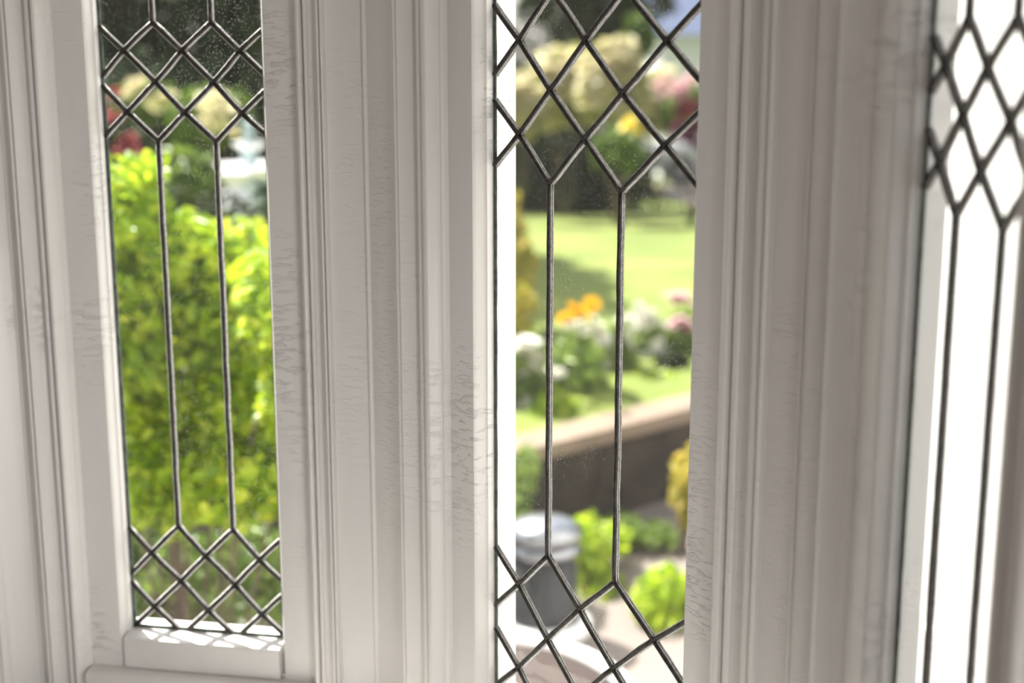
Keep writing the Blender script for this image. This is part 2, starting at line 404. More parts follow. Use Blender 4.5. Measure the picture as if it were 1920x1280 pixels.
# left end of the bay: post, then the return to the room wall
PL0 = Plane((0, 0), -27.3)
sL = outer(PL1, W1G[0], 1, 0.80) + 0.004
c_s = W1G[0] - 0.1290
cx, cy = PL1.xy(c_s, PH)
PL0 = Plane((cx - 0.0 + PH * math.sin(math.radians(-27.3)), cy + PH * math.cos(math.radians(-27.3))), -27.3)
cc = PL1.xy(c_s, PH)
pts = [PL1.xy(sL, -0.05), PL1.xy(sL, PH)] + bead_at(cc, PL0, PL1, 0.002)[::-1] + [PL0.xy(-0.045, PH), PL0.xy(-0.045, -0.05), isect(PL0, -0.05, PL1, -0.05)]
bm = bmesh.new(); prism(bm, pts, 0.0, CAMZ + 1.1)
o = sharp_smooth(from_bm('trim_3', bm, M['paint'])); o['kind'] = 'structure'
S4 = -0.60
bm = bmesh.new(); prism(bm, [PL0.xy(-0.046, -0.05), PL0.xy(-0.046, 0.058), PL0.xy(-0.049, 0.061), PL0.xy(-0.056, 0.061), PL0.xy(-0.060, 0.057), PL0.xy(S4, 0.052), PL0.xy(S4, -0.05)], 0.0, CAMZ + 1.1)
o = sharp_smooth(from_bm('trim_5', bm, M['paint'])); o['kind'] = 'structure'

# right end of the bay
sR = outer(PL3, W3G[1], -1, 0.85)
pts = [PL3.xy(sR - 0.004, -0.05), PL3.xy(sR - 0.004, 0.045), PL3.xy(sR + 0.10, 0.045), PL3.xy(sR + 0.10, -0.05)]
bm = bmesh.new(); prism(bm, pts, 0.0, CAMZ + 1.1)
o = from_bm('trim_4', bm, M['paint']); o['kind'] = 'structure'

# ------------------------------------------------------------------ walls of the room
def wall(name, pts, z0, z1, mat=None):
    bm = bmesh.new(); prism(bm, pts, z0, z1); o = from_bm(name, bm, mat or M['plaster']); o['kind'] = 'structure'; return o
CEIL = CAMZ + 1.1
def bay_strip(name, z0, z1, hin, mat):
    ins = [PL0.xy(S4, hin), isect(PL0, hin, PL1, hin), isect(PL1, hin, PL2, hin), isect(PL2, hin, PL3, hin), PL3.xy(sR + 0.02, hin)]
    out = [PL3.xy(sR + 0.02, -0.045), isect(PL2, -0.045, PL3, -0.045), isect(PL1, -0.045, PL2, -0.045), isect(PL0, -0.045, PL1, -0.045), PL0.xy(S4, -0.045)]
    return wall(name, ins + out, z0, z1, mat)
bay_strip('wall_bay_lower', 0.0, CAMZ + LEDGEZ - 0.028, 0.040, M['paint'])
bay_strip('wall_bay_upper', CAMZ + TOPZ + 0.052, CEIL, 0.040, M['paint'])
# window seat that follows the bay, out of view, shaped to bounce sunlight upward
hs_ = 0.42
seat = [PL0.xy(S4, 0.041), isect(PL0, 0.041, PL1, 0.041), isect(PL1, 0.041, PL2, 0.041), isect(PL2, 0.041, PL3, 0.041), PL3.xy(sR - 0.02, 0.041)]
seat += [PL3.xy(sR - 0.02, 0.30), (0.02, 0.95), (-0.25, 1.20), PL0.xy(S4, 0.45)]
bm = bmesh.new(); prism(bm, seat, 0.0, CAMZ + SEATZ)
o = from_bm('trim_6', bm, M['paint']); o['kind'] = 'structure'
# left wall, right wall, back wall with an opening for the added fill lamp, floor, ceiling
wl0 = PL0.xy(S4, 0.045); wl1 = PL0.xy(S4, -0.05)
LX = PL0.xy(-2.3, 0.045)
wall('wall_left', [wl0, LX, (LX[0], -3.6), (LX[0] - 0.15, -3.6), (LX[0] - 0.15, LX[1] + 0.1), wl1], 0.0, CEIL, M['paint'])
wr0 = PL3.xy(sR + 0.10, 0.040); wr1 = PL3.xy(sR + 0.10, -0.05); WR = PL3.xy(5.0, 0.040); WRo = PL3.xy(5.0, -0.10)
bm = bmesh.new()
def rw_part(s0, s1, z0, z1): prism(bm, [PL3.xy(s0, 0.040), PL3.xy(s1, 0.040), PL3.xy(s1, -0.07), PL3.xy(s0, -0.07)], z0, z1)
rw_part(sR + 0.10, 0.60, 0, CEIL); rw_part(1.24, 5.0, 0, CEIL); rw_part(0.60, 1.24, 0, 0.28); rw_part(0.60, 1.24, 1.04, CEIL)   # opening made for the added key lamp
o = from_bm('wall_right', bm, M['paint']); o['kind'] = 'structure'
bm = bmesh.new()
x0, x1 = LX[0] - 0.15, WRo[0]
for (a, b, za, zb) in ((x0, -0.5, 0, CEIL), (0.72, x1, 0, CEIL), (-0.5, 0.72, 1.25, CEIL)):
    box(bm, ((a + b) / 2, -3.675, (za + zb) / 2), (b - a, 0.15, zb - za))
o = from_bm('wall_back', bm, M['plaster']); o['kind'] = 'structure'
room = [PL0.xy(S4, -0.04), isect(PL0, -0.04, PL1, -0.04), isect(PL1, -0.04, PL2, -0.04), isect(PL2, -0.04, PL3, -0.04), PL3.xy(sR, -0.04), WRo, (x1, -3.75), (x0, -3.75), (x0, LX[1] + 0.1)]
wall('floor', room, -0.12, 0.0, M['boards'])
wall('ceiling', room, CEIL, CEIL + 0.15, M['plaster'])

# ================================================================== THE GARDEN
P = math.radians(12.2)
def spot(px, py, Y):
    """point of the garden seen in direction (px, py), at distance Y in front of the bay"""
    den = 2700 * math.cos(P) - (py - 640) * math.sin(P)
    return Vector(((px - 960) / den * Y, Y, CAMZ - (2700 * math.sin(P) + (py - 640) * math.cos(P)) / den * Y))
LOW = -0.50                                    # yard below the retaining wall
def upper(x, y):
    z = -0.12
    if y > 10: z -= 0.087 * min(y - 10, 26)
    return z + 0.03 * noise.noise(Vector((x * 0.4, y * 0.4, 0)))
def wall_y(x): return 5.40 + 0.88 * max(x, -0.5)

def grass_mat():
    m, nt, out = newmat('sunlit_lawn'); L = nt.links.new
    b = N(nt, 'ShaderNodeBsdfPrincipled', Roughness=0.8)
    n = N(nt, 'ShaderNodeTexNoise', Scale=1.0, Detail=8.0); L(obj_coord(nt, (1.1, 1.1, 1.1)), n.inputs['Vector'])
    c = ramp(nt, n.outputs[0], [(0.3, (0.10, 0.150, 0.011)), (0.5, (0.15, 0.200, 0.018)), (0.7, (0.22, 0.240, 0.045))])
    L(c.outputs[0], b.inputs['Base Color'])
    n2 = N(nt, 'ShaderNodeTexNoise', Scale=1.0, Detail=4.0); L(obj_coord(nt, (60, 60, 60)), n2.inputs['Vector'])
    bp = N(nt, 'ShaderNodeBump', Strength=0.6, Distance=0.03); L(n2.outputs[0], bp.inputs['Height']); L(bp.outputs[0], b.inputs['Normal'])
    L(b.outputs[0], out.inputs[0]); return m
M['grass'] = grass_mat()
M['paving'] = flat_mat('pale_pink_paving', (0.20, 0.165, 0.15), 0.8, var=0.08, scale=3)
M['soil'] = flat_mat('brown_bark_mulch', (0.040, 0.024, 0.021), 0.9, var=0.5, scale=60, bump=0.8)
M['coping'] = flat_mat('tan_coping_stone', (0.22, 0.165, 0.12), 0.85, var=0.15, scale=8, bump=0.3)
M['darkstone'] = flat_mat('dark_brick', (0.035, 0.027, 0.019), 0.9, var=0.5, scale=7, bump=0.6)  # one dark brick tone with random variation
M['asphalt'] = flat_mat('street_surface', (0.42, 0.36, 0.33), 0.9, var=0.1, scale=2)

# lawn and far ground
def grid_ground(name, mat, fx0, fx1, ys, fz, nx=40, kind='structure'):
    bm = bmesh.new(); rows = []
    for y in ys:
        a, b = fx0(y), fx1(y)
        rows.append([bm.verts.new((a + (b - a) * i / nx, (y if y is not None else 0), 0)) for i in range(nx + 1)])
    for r in rows:
        for v in r: v.co.z = fz(v.co.x, v.co.y)
    for r0, r1 in zip(rows, rows[1:]):
        for i in range(nx): bm.faces.new((r0[i], r0[i + 1], r1[i + 1], r1[i]))
    bmesh.ops.recalc_face_normals(bm, faces=bm.faces)
    if bm.faces[0].normal.z < 0: bmesh.ops.reverse_faces(bm, faces=bm.faces)
    me = bpy.data.meshes.new(name); bm.to_mesh(me); bm.free()
    for p in me.polygons: p.use_smooth = True
    o = meshobj(name, me, mat); o['kind'] = kind; return o
# yard
bm = bmesh.new(); box(bm, (0, 5.0, LOW - 0.15), (16, 8.0, 0.3)); o = from_bm('yard_ground', bm, M['paving']); o['kind'] = 'structure'
# upper terrain follows the retaining wall
bm = bmesh.new(); rows = []
xs = [(-22 + 44 * i / 88) for i in range(89)]
ts = [0, .02, .05, .09, .14, .2, .27, .35, .45, .56, .68, .8, .9, 1.0]
for t in ts:
    r = []
    for x in xs:
        y0 = wall_y(max(-7.9, min(7.9, x))) + 0.10; y = y0 + (48 - y0) * t ** 1.3
        r.append(bm.verts.new((x, y, upper(x, y))))
    rows.append(r)
for r0, r1 in zip(rows, rows[1:]):
    for i in range(len(xs) - 1): bm.faces.new((r0[i], r0[i + 1], r1[i + 1], r1[i]))
o = from_bm('lawn', bm, M['grass'], None, True); o['kind'] = 'structure'
# pale path on the lawn towards the street, and the street
def strip(name, pts, z, mat, thick=0.03):
    bm = bmesh.new()
    v = [bm.verts.new((x, y, upper(x, y) + z)) for x, y in pts]; f = bm.faces.new(v)
    r = bmesh.ops.extrude_face_region(bm, geom=[f]); bmesh.ops.translate(bm, vec=(0, 0, -thick), verts=[e for e in r['geom'] if isinstance(e, bmesh.types.BMVert)])
    o = from_bm(name, bm, mat); o['kind'] = 'structure'; return o
def up_pt(px, py):
    Y = 8.0
    for _ in range(60):
        p = spot(px, py, Y); Y += (p.z - upper(p.x, Y)) / 0.12 * 0.5; Y = max(5, min(45, Y))
    return (spot(px, py, Y).x, Y)
strip('garden_path', [up_pt(1190, 352), up_pt(1240, 368), up_pt(1310, 392), up_pt(1420, 440), up_pt(1500, 395), up_pt(1420, 352), up_pt(1300, 346)], 0.05, M['paving'])

# retaining wall: dark brick face, tan coping
rw = thing('retaining_wall', 'low dark garden wall with tan coping stones below the flower bed', 'wall', (0.4, 5.75, LOW))
inv = Matrix.Translation(-Vector(rw.location))
xs = [-7.9 + 15.8 * i / 60 for i in range(61)]
def along(f0, f1, z0, z1):
    bm = bmesh.new(); prev = None
    for x in xs:
        y = wall_y(x); q = [bm.verts.new((x, y + f0, z0)), bm.verts.new((x, y + f1, z0)), bm.verts.new((x, y + f1, z1)), bm.verts.new((x, y + f0, z1))]
        if prev:
            for k in range(4): bm.faces.new((prev[k], prev[(k + 1) % 4], q[(k + 1) % 4], q[k]))
        else: bm.faces.new(q[::-1])
        prev = q
    bm.faces.new(prev); return bm
o = from_bm('brick_face', along(0.0, 0.14, LOW, -0.165), M['darkstone'], rw); o.data.transform(inv)
o = from_bm('coping', along(-0.035, 0.22, -0.165, -0.105), M['coping'], rw); o.data.transform(inv)

# ------------------------------------------------------------------ foliage builder
def leaf_mesh(name, clumps, n, size, aspect=0.55, up=0.35, seed=0, hollow=0.55, droop=0.0):
    """n folded leaves spread through ellipsoid clumps (cx,cy,cz,rx,ry,rz)"""
    r = np.random.default_rng(seed)
    vol = np.array([c[3] * c[4] * c[5] for c in clumps]) ** 0.7; pick = r.choice(len(clumps), n, p=vol / vol.sum())
    C = np.array(clumps)[pick]
    d = r.normal(size=(n, 3)); d /= np.linalg.norm(d, axis=1)[:, None]
    rad = (hollow + (1 - hollow) * r.random(n)) ** 0.8
    rad *= 1 + 0.16 * np.sin(d[:, 0] * 5 + C[:, 0] * 7) * np.cos(d[:, 2] * 6 + C[:, 2] * 5)
    pos = C[:, :3] + d * C[:, 3:6] * rad[:, None]
    nrm = d * 0.5 + r.normal(size=(n, 3)) * 0.55; nrm[:, 2] += up; nrm /= np.linalg.norm(nrm, axis=1)[:, None]
    t = r.normal(size=(n, 3)); t[:, 2] -= droop; t -= (t * nrm).sum(1)[:, None] * nrm; t /= np.linalg.norm(t, axis=1)[:, None]
    b = np.cross(nrm, t)
    sz = size * (0.65 + 0.7 * r.random(n))
    loc = [(-0.5, 0, 0.0), (-0.18, 0.5, 0.10), (0.22, 0.42, 0.10), (0.55, 0, -0.10), (0.22, -0.42, 0.10), (-0.18, -0.5, 0.10)]
    V = np.empty((n, 6, 3))
    for k, (u, v, w) in enumerate(loc):
        V[:, k] = pos + sz[:, None] * (u * t + v * aspect * b + w * nrm)
    me = bpy.data.meshes.new(name)
    nv = n * 6; me.vertices.add(nv); me.vertices.foreach_set('co', V.reshape(-1))
    base = np.arange(n)[:, None] * 6
    F = np.concatenate([base + np.array([0, 1, 2, 3]), base + np.array([0, 3, 4, 5])], 1).reshape(-1)
    me.loops.add(n * 8); me.loops.foreach_set('vertex_index', F.astype(np.int32))
    me.polygons.add(n * 2); me.polygons.foreach_set('loop_start', np.arange(n * 2) * 4); me.polygons.foreach_set('loop_total', np.full(n * 2, 4))
    me.update(); me.validate(); return me
def plant(name, label, cat, base, clumps, n, size, mat, group=None, stems=5, stem_r=0.012, stem_mat=None, seed=0, **kw):
    """clumps are in world space; the thing's origin is its base on the ground"""
    t = thing(name, label, cat, base, group); B = Vector(base)
    me = leaf_mesh('foliage', [(c[0] - B.x, c[1] - B.y, c[2] - B.z, *c[3:]) for c in clumps], n, size, seed=seed, **kw)
    meshobj('foliage', me, mat, t)
    bm = bmesh.new(); rr = random.Random(seed)
    for i in range(stems):
        c = clumps[i % len(clumps)]; e = Vector((c[0], c[1], c[2])) - B
        s = Vector((rr.uniform(-.25, .25) * c[3], rr.uniform(-.25, .25) * c[4], 0.0))
        mid = s.lerp(e, 0.5) + Vector((rr.uniform(-.1, .1), rr.uniform(-.1, .1), 0)) * c[3]
        tube(bm, [s, mid, e], [stem_r, stem_r * 0.8, stem_r * 0.4], 6)
    from_bm('stem', bm, stem_mat or M['bark'], t, True)
    return t
def blossom_mesh(size, petals, mat, seed=0, cup=0.35):
    bm = bmesh.new(); rr = random.Random(seed)
    for ring, (k, sc, tilt) in enumerate(((petals, 1.0, 0.15), (petals - 1, 0.7, 0.55), (max(3, petals - 3), 0.42, 0.95))):
        for i in range(k):
            a = 2 * math.pi * (i + ring * 0.5) / k + rr.uniform(-.1, .1); u = Vector((math.cos(a), math.sin(a), 0)); v = Vector((-u.y, u.x, 0)); z = Vector((0, 0, 1))
            L = size * 0.5 * sc
            p = [Vector((0, 0, 0)), u * L * .5 + v * L * .42 + z * L * tilt * .6, u * L * math.cos(tilt) + v * L * .25 + z * L * tilt, u * L * math.cos(tilt) - v * L * .25 + z * L * tilt, u * L * .5 - v * L * .42 + z * L * tilt * .6]
            bm.faces.new([bm.verts.new(q) for q in p])
    me = bpy.data.meshes.new('blossom'); bm.to_mesh(me); bm.free(); me.materials.append(mat); return me
def add_blossoms(t, me, pts, seed=0, sc=(0.8, 1.25)):
    rr = random.Random(seed)
    for p in pts:
        o = bpy.data.objects.new('blossom', me); link(o, t); o.location = Vector(p) - Vector(t.location)
        o.rotation_euler = (rr.uniform(-0.2, 1.0), rr.uniform(-.6, .6), rr.uniform(0, 6)); k = rr.uniform(*sc); o.scale = (k, k, k)

M['bark'] = flat_mat('brown_bark', (0.12, 0.085, 0.06), 0.9, var=0.4, scale=30, bump=0.5)
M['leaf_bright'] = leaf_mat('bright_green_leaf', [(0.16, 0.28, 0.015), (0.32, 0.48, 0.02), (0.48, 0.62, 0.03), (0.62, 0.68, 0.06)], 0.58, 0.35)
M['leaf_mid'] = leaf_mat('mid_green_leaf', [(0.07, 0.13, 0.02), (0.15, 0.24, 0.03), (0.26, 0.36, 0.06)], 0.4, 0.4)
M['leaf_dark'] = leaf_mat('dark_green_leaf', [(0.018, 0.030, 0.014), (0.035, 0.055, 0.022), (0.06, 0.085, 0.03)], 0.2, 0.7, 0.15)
M['leaf_pale'] = leaf_mat('pale_yellow_leaf', [(0.22, 0.26, 0.06), (0.60, 0.56, 0.26), (0.78, 0.72, 0.46)], 0.45, 0.5)
M['leaf_rose'] = leaf_mat('rose_leaf', [(0.08, 0.15, 0.03), (0.20, 0.30, 0.05), (0.36, 0.44, 0.10)], 0.4, 0.35)
M['leaf_gold'] = leaf_mat('golden_leaf', [(0.25, 0.28, 0.03), (0.50, 0.42, 0.05), (0.62, 0.45, 0.10)], 0.4, 0.4)
M['pet_white'] = leaf_mat('white_petal', [(0.80, 0.78, 0.70), (0.85, 0.84, 0.80)], 0.35, 0.5)
M['pet_cream'] = leaf_mat('cream_petal', [(0.75, 0.66, 0.42), (0.80, 0.75, 0.55)], 0.35, 0.5)
M['pet_pink'] = leaf_mat('pink_petal', [(0.82, 0.55, 0.60), (0.86, 0.68, 0.72)], 0.35, 0.5)
M['pet_red'] = leaf_mat('red_petal', [(0.30, 0.035, 0.06), (0.48, 0.12, 0.15)], 0.3, 0.5)
M['pet_magenta'] = leaf_mat('magenta_petal', [(0.22, 0.02, 0.12), (0.34, 0.05, 0.20)], 0.3, 0.5)
M['pet_orange'] = leaf_mat('orange_petal', [(0.90, 0.52, 0.0), (0.95, 0.64, 0.0)], 0.4, 0.5)
M['pet_yellow'] = leaf_mat('yellow_petal', [(0.90, 0.72, 0.05), (0.92, 0.80, 0.12)], 0.4, 0.5)
M['white_gloss'] = flat_mat('white_gloss_paint_metal', (0.85, 0.85, 0.86), 0.25, var=0.01)
M['car_glass'] = flat_mat('dark_car_glass', (0.03, 0.035, 0.04), 0.1, var=0.1)
M['rubber'] = flat_mat('black_rubber', (0.02, 0.02, 0.02), 0.7)
M['chrome'] = flat_mat('polished_steel', (0.34, 0.35, 0.38), 0.3, 0.9, 0.03)
M['greymetal'] = flat_mat('dark_grey_metal', (0.035, 0.036, 0.04), 0.45, 0.3, 0.1)
M['stone_blue'] = flat_mat('pale_blue_grey_stone', (0.42, 0.52, 0.54), 0.6, var=0.2, scale=20)
M['slate'] = flat_mat('blue_grey_slate', (0.07, 0.10, 0.20), 0.7, var=0.15)
M['terracotta'] = flat_mat('terracotta', (0.35, 0.10, 0.06), 0.8, var=0.2)

def ell(px, py, Y, rx_px, ry_px, depth):
    c = spot(px, py, Y); k = Y / 2731.0
    return (c.x, c.y, c.z, rx_px * k, depth, ry_px * k)
def ground_base(px, Y, low=False):
    x = spot(px, 640, Y).x; return (x, Y, LOW if low else upper(x, Y))

# ---- through the left window: the big bright shrub, close to the glass
cl = []
rr = random.Random(5)
for (px, py, a, b) in ((230, 400, 90, 90), (250, 330, 60, 40), (330, 470, 110, 80), (450, 480, 90, 70), (260, 560, 110, 100), (410, 600, 110, 100), (520, 560, 80, 110),
                       (200, 700, 110, 120), (330, 740, 120, 110), (470, 760, 110, 110), (150, 500, 90, 130), (560, 720, 80, 120), (300, 900, 130, 100), (450, 900, 120, 90), (560, 900, 70, 90)):
    cl.append(ell(px, py, 3.55 + rr.uniform(-.15, .25), a, b, 0.20))
b = spot(340, 640, 3.6)
plant('leafy_shrub', 'large bright yellow-green shrub filling the view through the left window', 'shrub', (b.x, 3.6, LOW), cl, 9000, 0.043, M['leaf_bright'], stems=12, stem_r=0.006, seed=1, hollow=0.3, up=0.6)
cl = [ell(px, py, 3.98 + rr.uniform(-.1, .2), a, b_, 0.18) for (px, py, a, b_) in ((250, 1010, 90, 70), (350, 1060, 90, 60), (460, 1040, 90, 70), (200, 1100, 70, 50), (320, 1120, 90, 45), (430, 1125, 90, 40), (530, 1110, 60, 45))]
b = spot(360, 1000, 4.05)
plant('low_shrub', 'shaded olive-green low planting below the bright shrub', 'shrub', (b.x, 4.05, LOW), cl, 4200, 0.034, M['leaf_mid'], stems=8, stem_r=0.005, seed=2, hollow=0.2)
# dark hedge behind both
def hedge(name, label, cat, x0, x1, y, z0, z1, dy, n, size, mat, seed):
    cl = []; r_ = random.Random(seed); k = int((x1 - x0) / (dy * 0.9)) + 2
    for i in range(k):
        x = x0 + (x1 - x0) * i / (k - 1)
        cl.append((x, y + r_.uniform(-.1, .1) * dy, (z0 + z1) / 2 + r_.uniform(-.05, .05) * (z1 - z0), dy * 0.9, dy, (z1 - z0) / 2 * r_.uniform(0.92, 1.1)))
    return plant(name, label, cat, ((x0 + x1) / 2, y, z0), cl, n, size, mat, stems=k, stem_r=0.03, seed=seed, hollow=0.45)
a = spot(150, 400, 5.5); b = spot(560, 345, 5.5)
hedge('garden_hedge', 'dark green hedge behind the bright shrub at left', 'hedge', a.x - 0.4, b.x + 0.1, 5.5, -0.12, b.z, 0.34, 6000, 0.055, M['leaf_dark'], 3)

# ---- mid-distance plants through the left window
def rows_shrub(name, label, px, py, Y, rx, ry, n, size, mat, seed, low=False, cat='shrub', depth=None, **kw):
    k = Y / 2731.0
    cl = [ell(px, py, Y, rx, ry, (depth or rx * k)), ell(px - rx * .5, py + ry * .35, Y, rx * .55, ry * .6, rx * k * .5), ell(px + rx * .5, py + ry * .3, Y, rx * .55, ry * .6, rx * k * .5)]
    gb = ground_base(px, Y, low)
    return plant(name, label, cat, gb, cl, n, size, mat, stems=4, stem_r=0.015, seed=seed, **kw)
t = rows_shrub('round_shrub', 'rounded yellow-green shrub beyond the tall bright shrub', 345, 325, 7.0, 62, 48, 1300, 0.06, M['leaf_mid'], 11)
t = rows_shrub('cream_flowering_bush', 'bush with cream blossom clusters high in the left window', 400, 215, 11.0, 75, 55, 1300, 0.09, M['leaf_mid'], 12)
rb = random.Random(4)
add_blossoms(t, blossom_mesh(0.17, 7, M['pet_cream']), [spot(px + rb.uniform(-9, 9), py + rb.uniform(-9, 9), 10.4 + rb.uniform(-.2, .2)) for (px, py) in ((392, 190), (402, 200), (385, 205), (408, 222), (415, 185), (425, 240), (395, 230), (378, 196), (432, 262), (412, 236), (388, 243), (420, 206))], 1)
t = rows_shrub('pale_flowering_bush', 'small bush with pale yellow-green blossom left of the cream one', 272, 190, 12.0, 55, 38, 800, 0.09, M['leaf_mid'], 13)
add_blossoms(t, blossom_mesh(0.17, 7, M['pet_cream']), [spot(px, py, 11.5) for (px, py) in ((250, 162), (262, 158), (300, 190), (312, 184), (288, 198), (318, 200), (246, 175))], 2)
t = rows_shrub('red_flowering_bush', 'dark bush with dusky red blossoms at the left window edge', 225, 270, 9.0, 60, 42, 900, 0.07, M['leaf_dark'], 14)
add_blossoms(t, blossom_mesh(0.11, 7, M['pet_red']), [spot(px, py, 8.5) for (px, py) in ((232, 268), (240, 275), (248, 283), (228, 280), (252, 292), (238, 262), (215, 176), (222, 184), (212, 222), (204, 218), (245, 270))], 3)
# white cottage, far left
def building(name, label, px0, px1, pytop, Y, depth, eave_col, wallmat, roofh=1.8, windows=((0.3, 0.55), (0.7, 0.55))):
    a, b_ = spot(px0, pytop, Y), spot(px1, pytop, Y); z0 = upper(a.x, Y) - 0.3; zt = a.z; cx = (a.x + b_.x) / 2; w = b_.x - a.x
    t = thing(name, label, 'house', (cx, Y + depth / 2, z0))
    bm = bmesh.new(); box(bm, (0, 0, (zt - z0) / 2), (w, depth, zt - z0)); from_bm('wall', bm, wallmat, t)
    bm = bmesh.new(); e = 0.35; hw, hd = w / 2 + e, depth / 2 + e; h = zt - z0
    v = [bm.verts.new(q) for q in ((-hw, -hd, h - .05), (hw, -hd, h - .05), (hw, hd, h - .05), (-hw, hd, h - .05), (-hw, 0, h + roofh), (hw, 0, h + roofh))]
    for f in ((0, 1, 5, 4), (2, 3, 4, 5), (0, 4, 3), (1, 2, 5), (0, 3, 2, 1)): bm.faces.new([v[i] for i in f])
    from_bm('roof', bm, eave_col, t)
    for fx, fz in windows:
        bm = bmesh.new(); box(bm, (-w / 2 + w * fx, -depth / 2 - 0.02, h * fz), (0.9, 0.08, 1.1)); wf = from_bm('window_frame', bm, M['ext_paint'], t)
        bm = bmesh.new(); box(bm, (-w / 2 + w * fx, -depth / 2 - 0.065, h * fz), (0.74, 0.02, 0.94)); from_bm('pane', bm, M['car_glass'], wf)
    return t
building('cottage', 'white cottage far beyond the garden at the left window edge', 70, 208, 178, 26, 5, M['slate'], M['render'], 1.5)
building('neighbour_house', 'white house with blue-grey slate roof beyond the trees in the middle window', 1246, 1480, 62, 36.5, 5, M['slate'], M['render'], 1.7)

# pale stone fountain
f0 = spot(470, 335, 8.6); fx, fy = f0.x, 8.6; fz = upper(fx, fy)
t = thing('garden_fountain', 'blue-grey stone tiered fountain with white spilling water beyond the hedge', 'fountain', (fx, fy, fz))
ztop = spot(470, 235, 8.6).z - fz; zb = f0.z - fz
bm = bmesh.new(); lathe(bm, [(0.20, 0), (0.20, 0.08), (0.10, 0.14), (0.085, zb * .5), (0.07, zb - 0.06), (0.13, zb), (0.05, zb + .02), (0.04, zb + 0.12), (0.055, zb + 0.16), (0.03, ztop - .05), (0.045, ztop - .02), (0.01, ztop + .04)]); from_bm('pedestal', bm, M['stone_blue'], t, True)
bm = bmesh.new(); lathe(bm, [(0.05, zb - .02), (0.20, zb + .04), (0.235, zb + .075), (0.22, zb + .085), (0.10, zb + .05), (0.02, zb + .045)]); from_bm('basin', bm, M['white_gloss'], t, True)
bm = bmesh.new(); lathe(bm, [(0.03, zb + .16), (0.09, zb + .20), (0.10, zb + .215), (0.03, zb + .20)]); from_bm('upper_basin', bm, M['white_gloss'], t, True)
t = thing('garden_urn', 'white garden urn standing left of the fountain', 'urn', (spot(440, 320, 8.1).x, 8.1, fz)); 
bm = bmesh.new(); lathe(bm, [(0.09, 0), (0.09, zb - .03), (0.035, zb - .01), (0.05, zb + .02), (0.085, zb + .07), (0.09, zb + .09), (0.07, zb + .085)], seg=20); from_bm('bowl', bm, M['white_gloss'], t, True)

# ---- trees that close the view
def tree(name, label, base, clumps, n, size, mat, seed, trunk_r=0.22):
    t = plant(name, label, 'tree', base, clumps, n, size, mat, stems=0, seed=seed, hollow=0.55)
    for c in list(t.children):
        if c.name.startswith('stem'): bpy.data.objects.remove(c)
    B = Vector(base); top = max(c[2] for c in clumps) - B.z; bm = bmesh.new()
    tube(bm, [(0, 0, -0.2), (0.05, 0, top * .4), (-0.05, 0.05, top * .8)], [trunk_r, trunk_r * .75, trunk_r * .4], 10)
    rr = random.Random(seed)
    for c in clumps[:8]:
        e = Vector(c[:3]) - B; tube(bm, [(0, 0, e.z * rr.uniform(.4, .6)), e * 0.6 + Vector((0, 0, e.z * .15)), e], [trunk_r * .4, trunk_r * .25, trunk_r * .1], 6)
    from_bm('trunk', bm, M['bark'], t, True); return t
def big_tree(name, label, x, y, h, r, n, size, mat, seed, low=0.6):
    rr = random.Random(seed); z = upper(x, y); cl = []
    for i in range(11):
        a = rr.uniform(0, 6.28); q = rr.uniform(0, .65) * r; zz = z + low + rr.uniform(0.05, .95) * (h - low)
        cl.append((x + q * math.cos(a), y + q * math.sin(a), zz, r * rr.uniform(.45, .7), r * rr.uniform(.4, .6), r * rr.uniform(.38, .6)))
    return tree(name, label, (x, y, z), cl, n, size, mat, seed)
for i, (x, y, h, r, mat, lab) in enumerate([
    (-13.5, 36, 13, 3.2, 'leaf_dark', 'tall dark evergreen at the far left of the left window'),
    (-4.9, 18.6, 9, 2.3, 'leaf_dark', 'tall dark evergreen in the middle of the left window'),
    (-3.4, 25.5, 10, 2.8, 'leaf_dark', 'tall dark evergreen at the right of the left window'),
    (-0.8, 38.5, 14, 3.4, 'leaf_dark', 'farthest dark tree, at the top left corner of the middle window'),
    (1.5, 29.5, 12, 2.6, 'leaf_dark', 'tall dark tree right behind the pale shrubs in the middle window'),
    (6.6, 46, 15, 3.6, 'leaf_mid', 'tall mid-green tree behind the white slate-roofed house'),
    (12.5, 31, 13, 3.6, 'leaf_mid', 'tall mid-green tree right of the white slate-roofed house'), (13.5, 22, 12, 3.4, 'leaf_dark', 'tall dark tree beyond the lawn behind the white house wing'), (9.0, 14.5, 9, 2.6, 'leaf_mid', 'nearest mid-green tree right of the lawn behind the house wing')]):
    big_tree('evergreen_tree' if mat == 'leaf_dark' else 'leafy_tree', lab, x, y, h, r, 6500, 0.26, M[mat], 30 + i)
# dark undergrowth at the foot of the trees
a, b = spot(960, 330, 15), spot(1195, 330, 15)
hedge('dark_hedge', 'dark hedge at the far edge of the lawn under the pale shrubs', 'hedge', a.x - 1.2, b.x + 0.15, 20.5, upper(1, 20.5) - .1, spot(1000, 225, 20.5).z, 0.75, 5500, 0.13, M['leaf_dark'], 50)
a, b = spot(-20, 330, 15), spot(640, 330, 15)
hedge('boundary_hedge', 'long dark boundary hedge behind the flowering bushes at left', 'hedge', a.x, b.x, 15.0, upper(-3, 15) - .1, spot(300, 110, 15.0).z, 0.9, 9000, 0.16, M['leaf_dark'], 51)
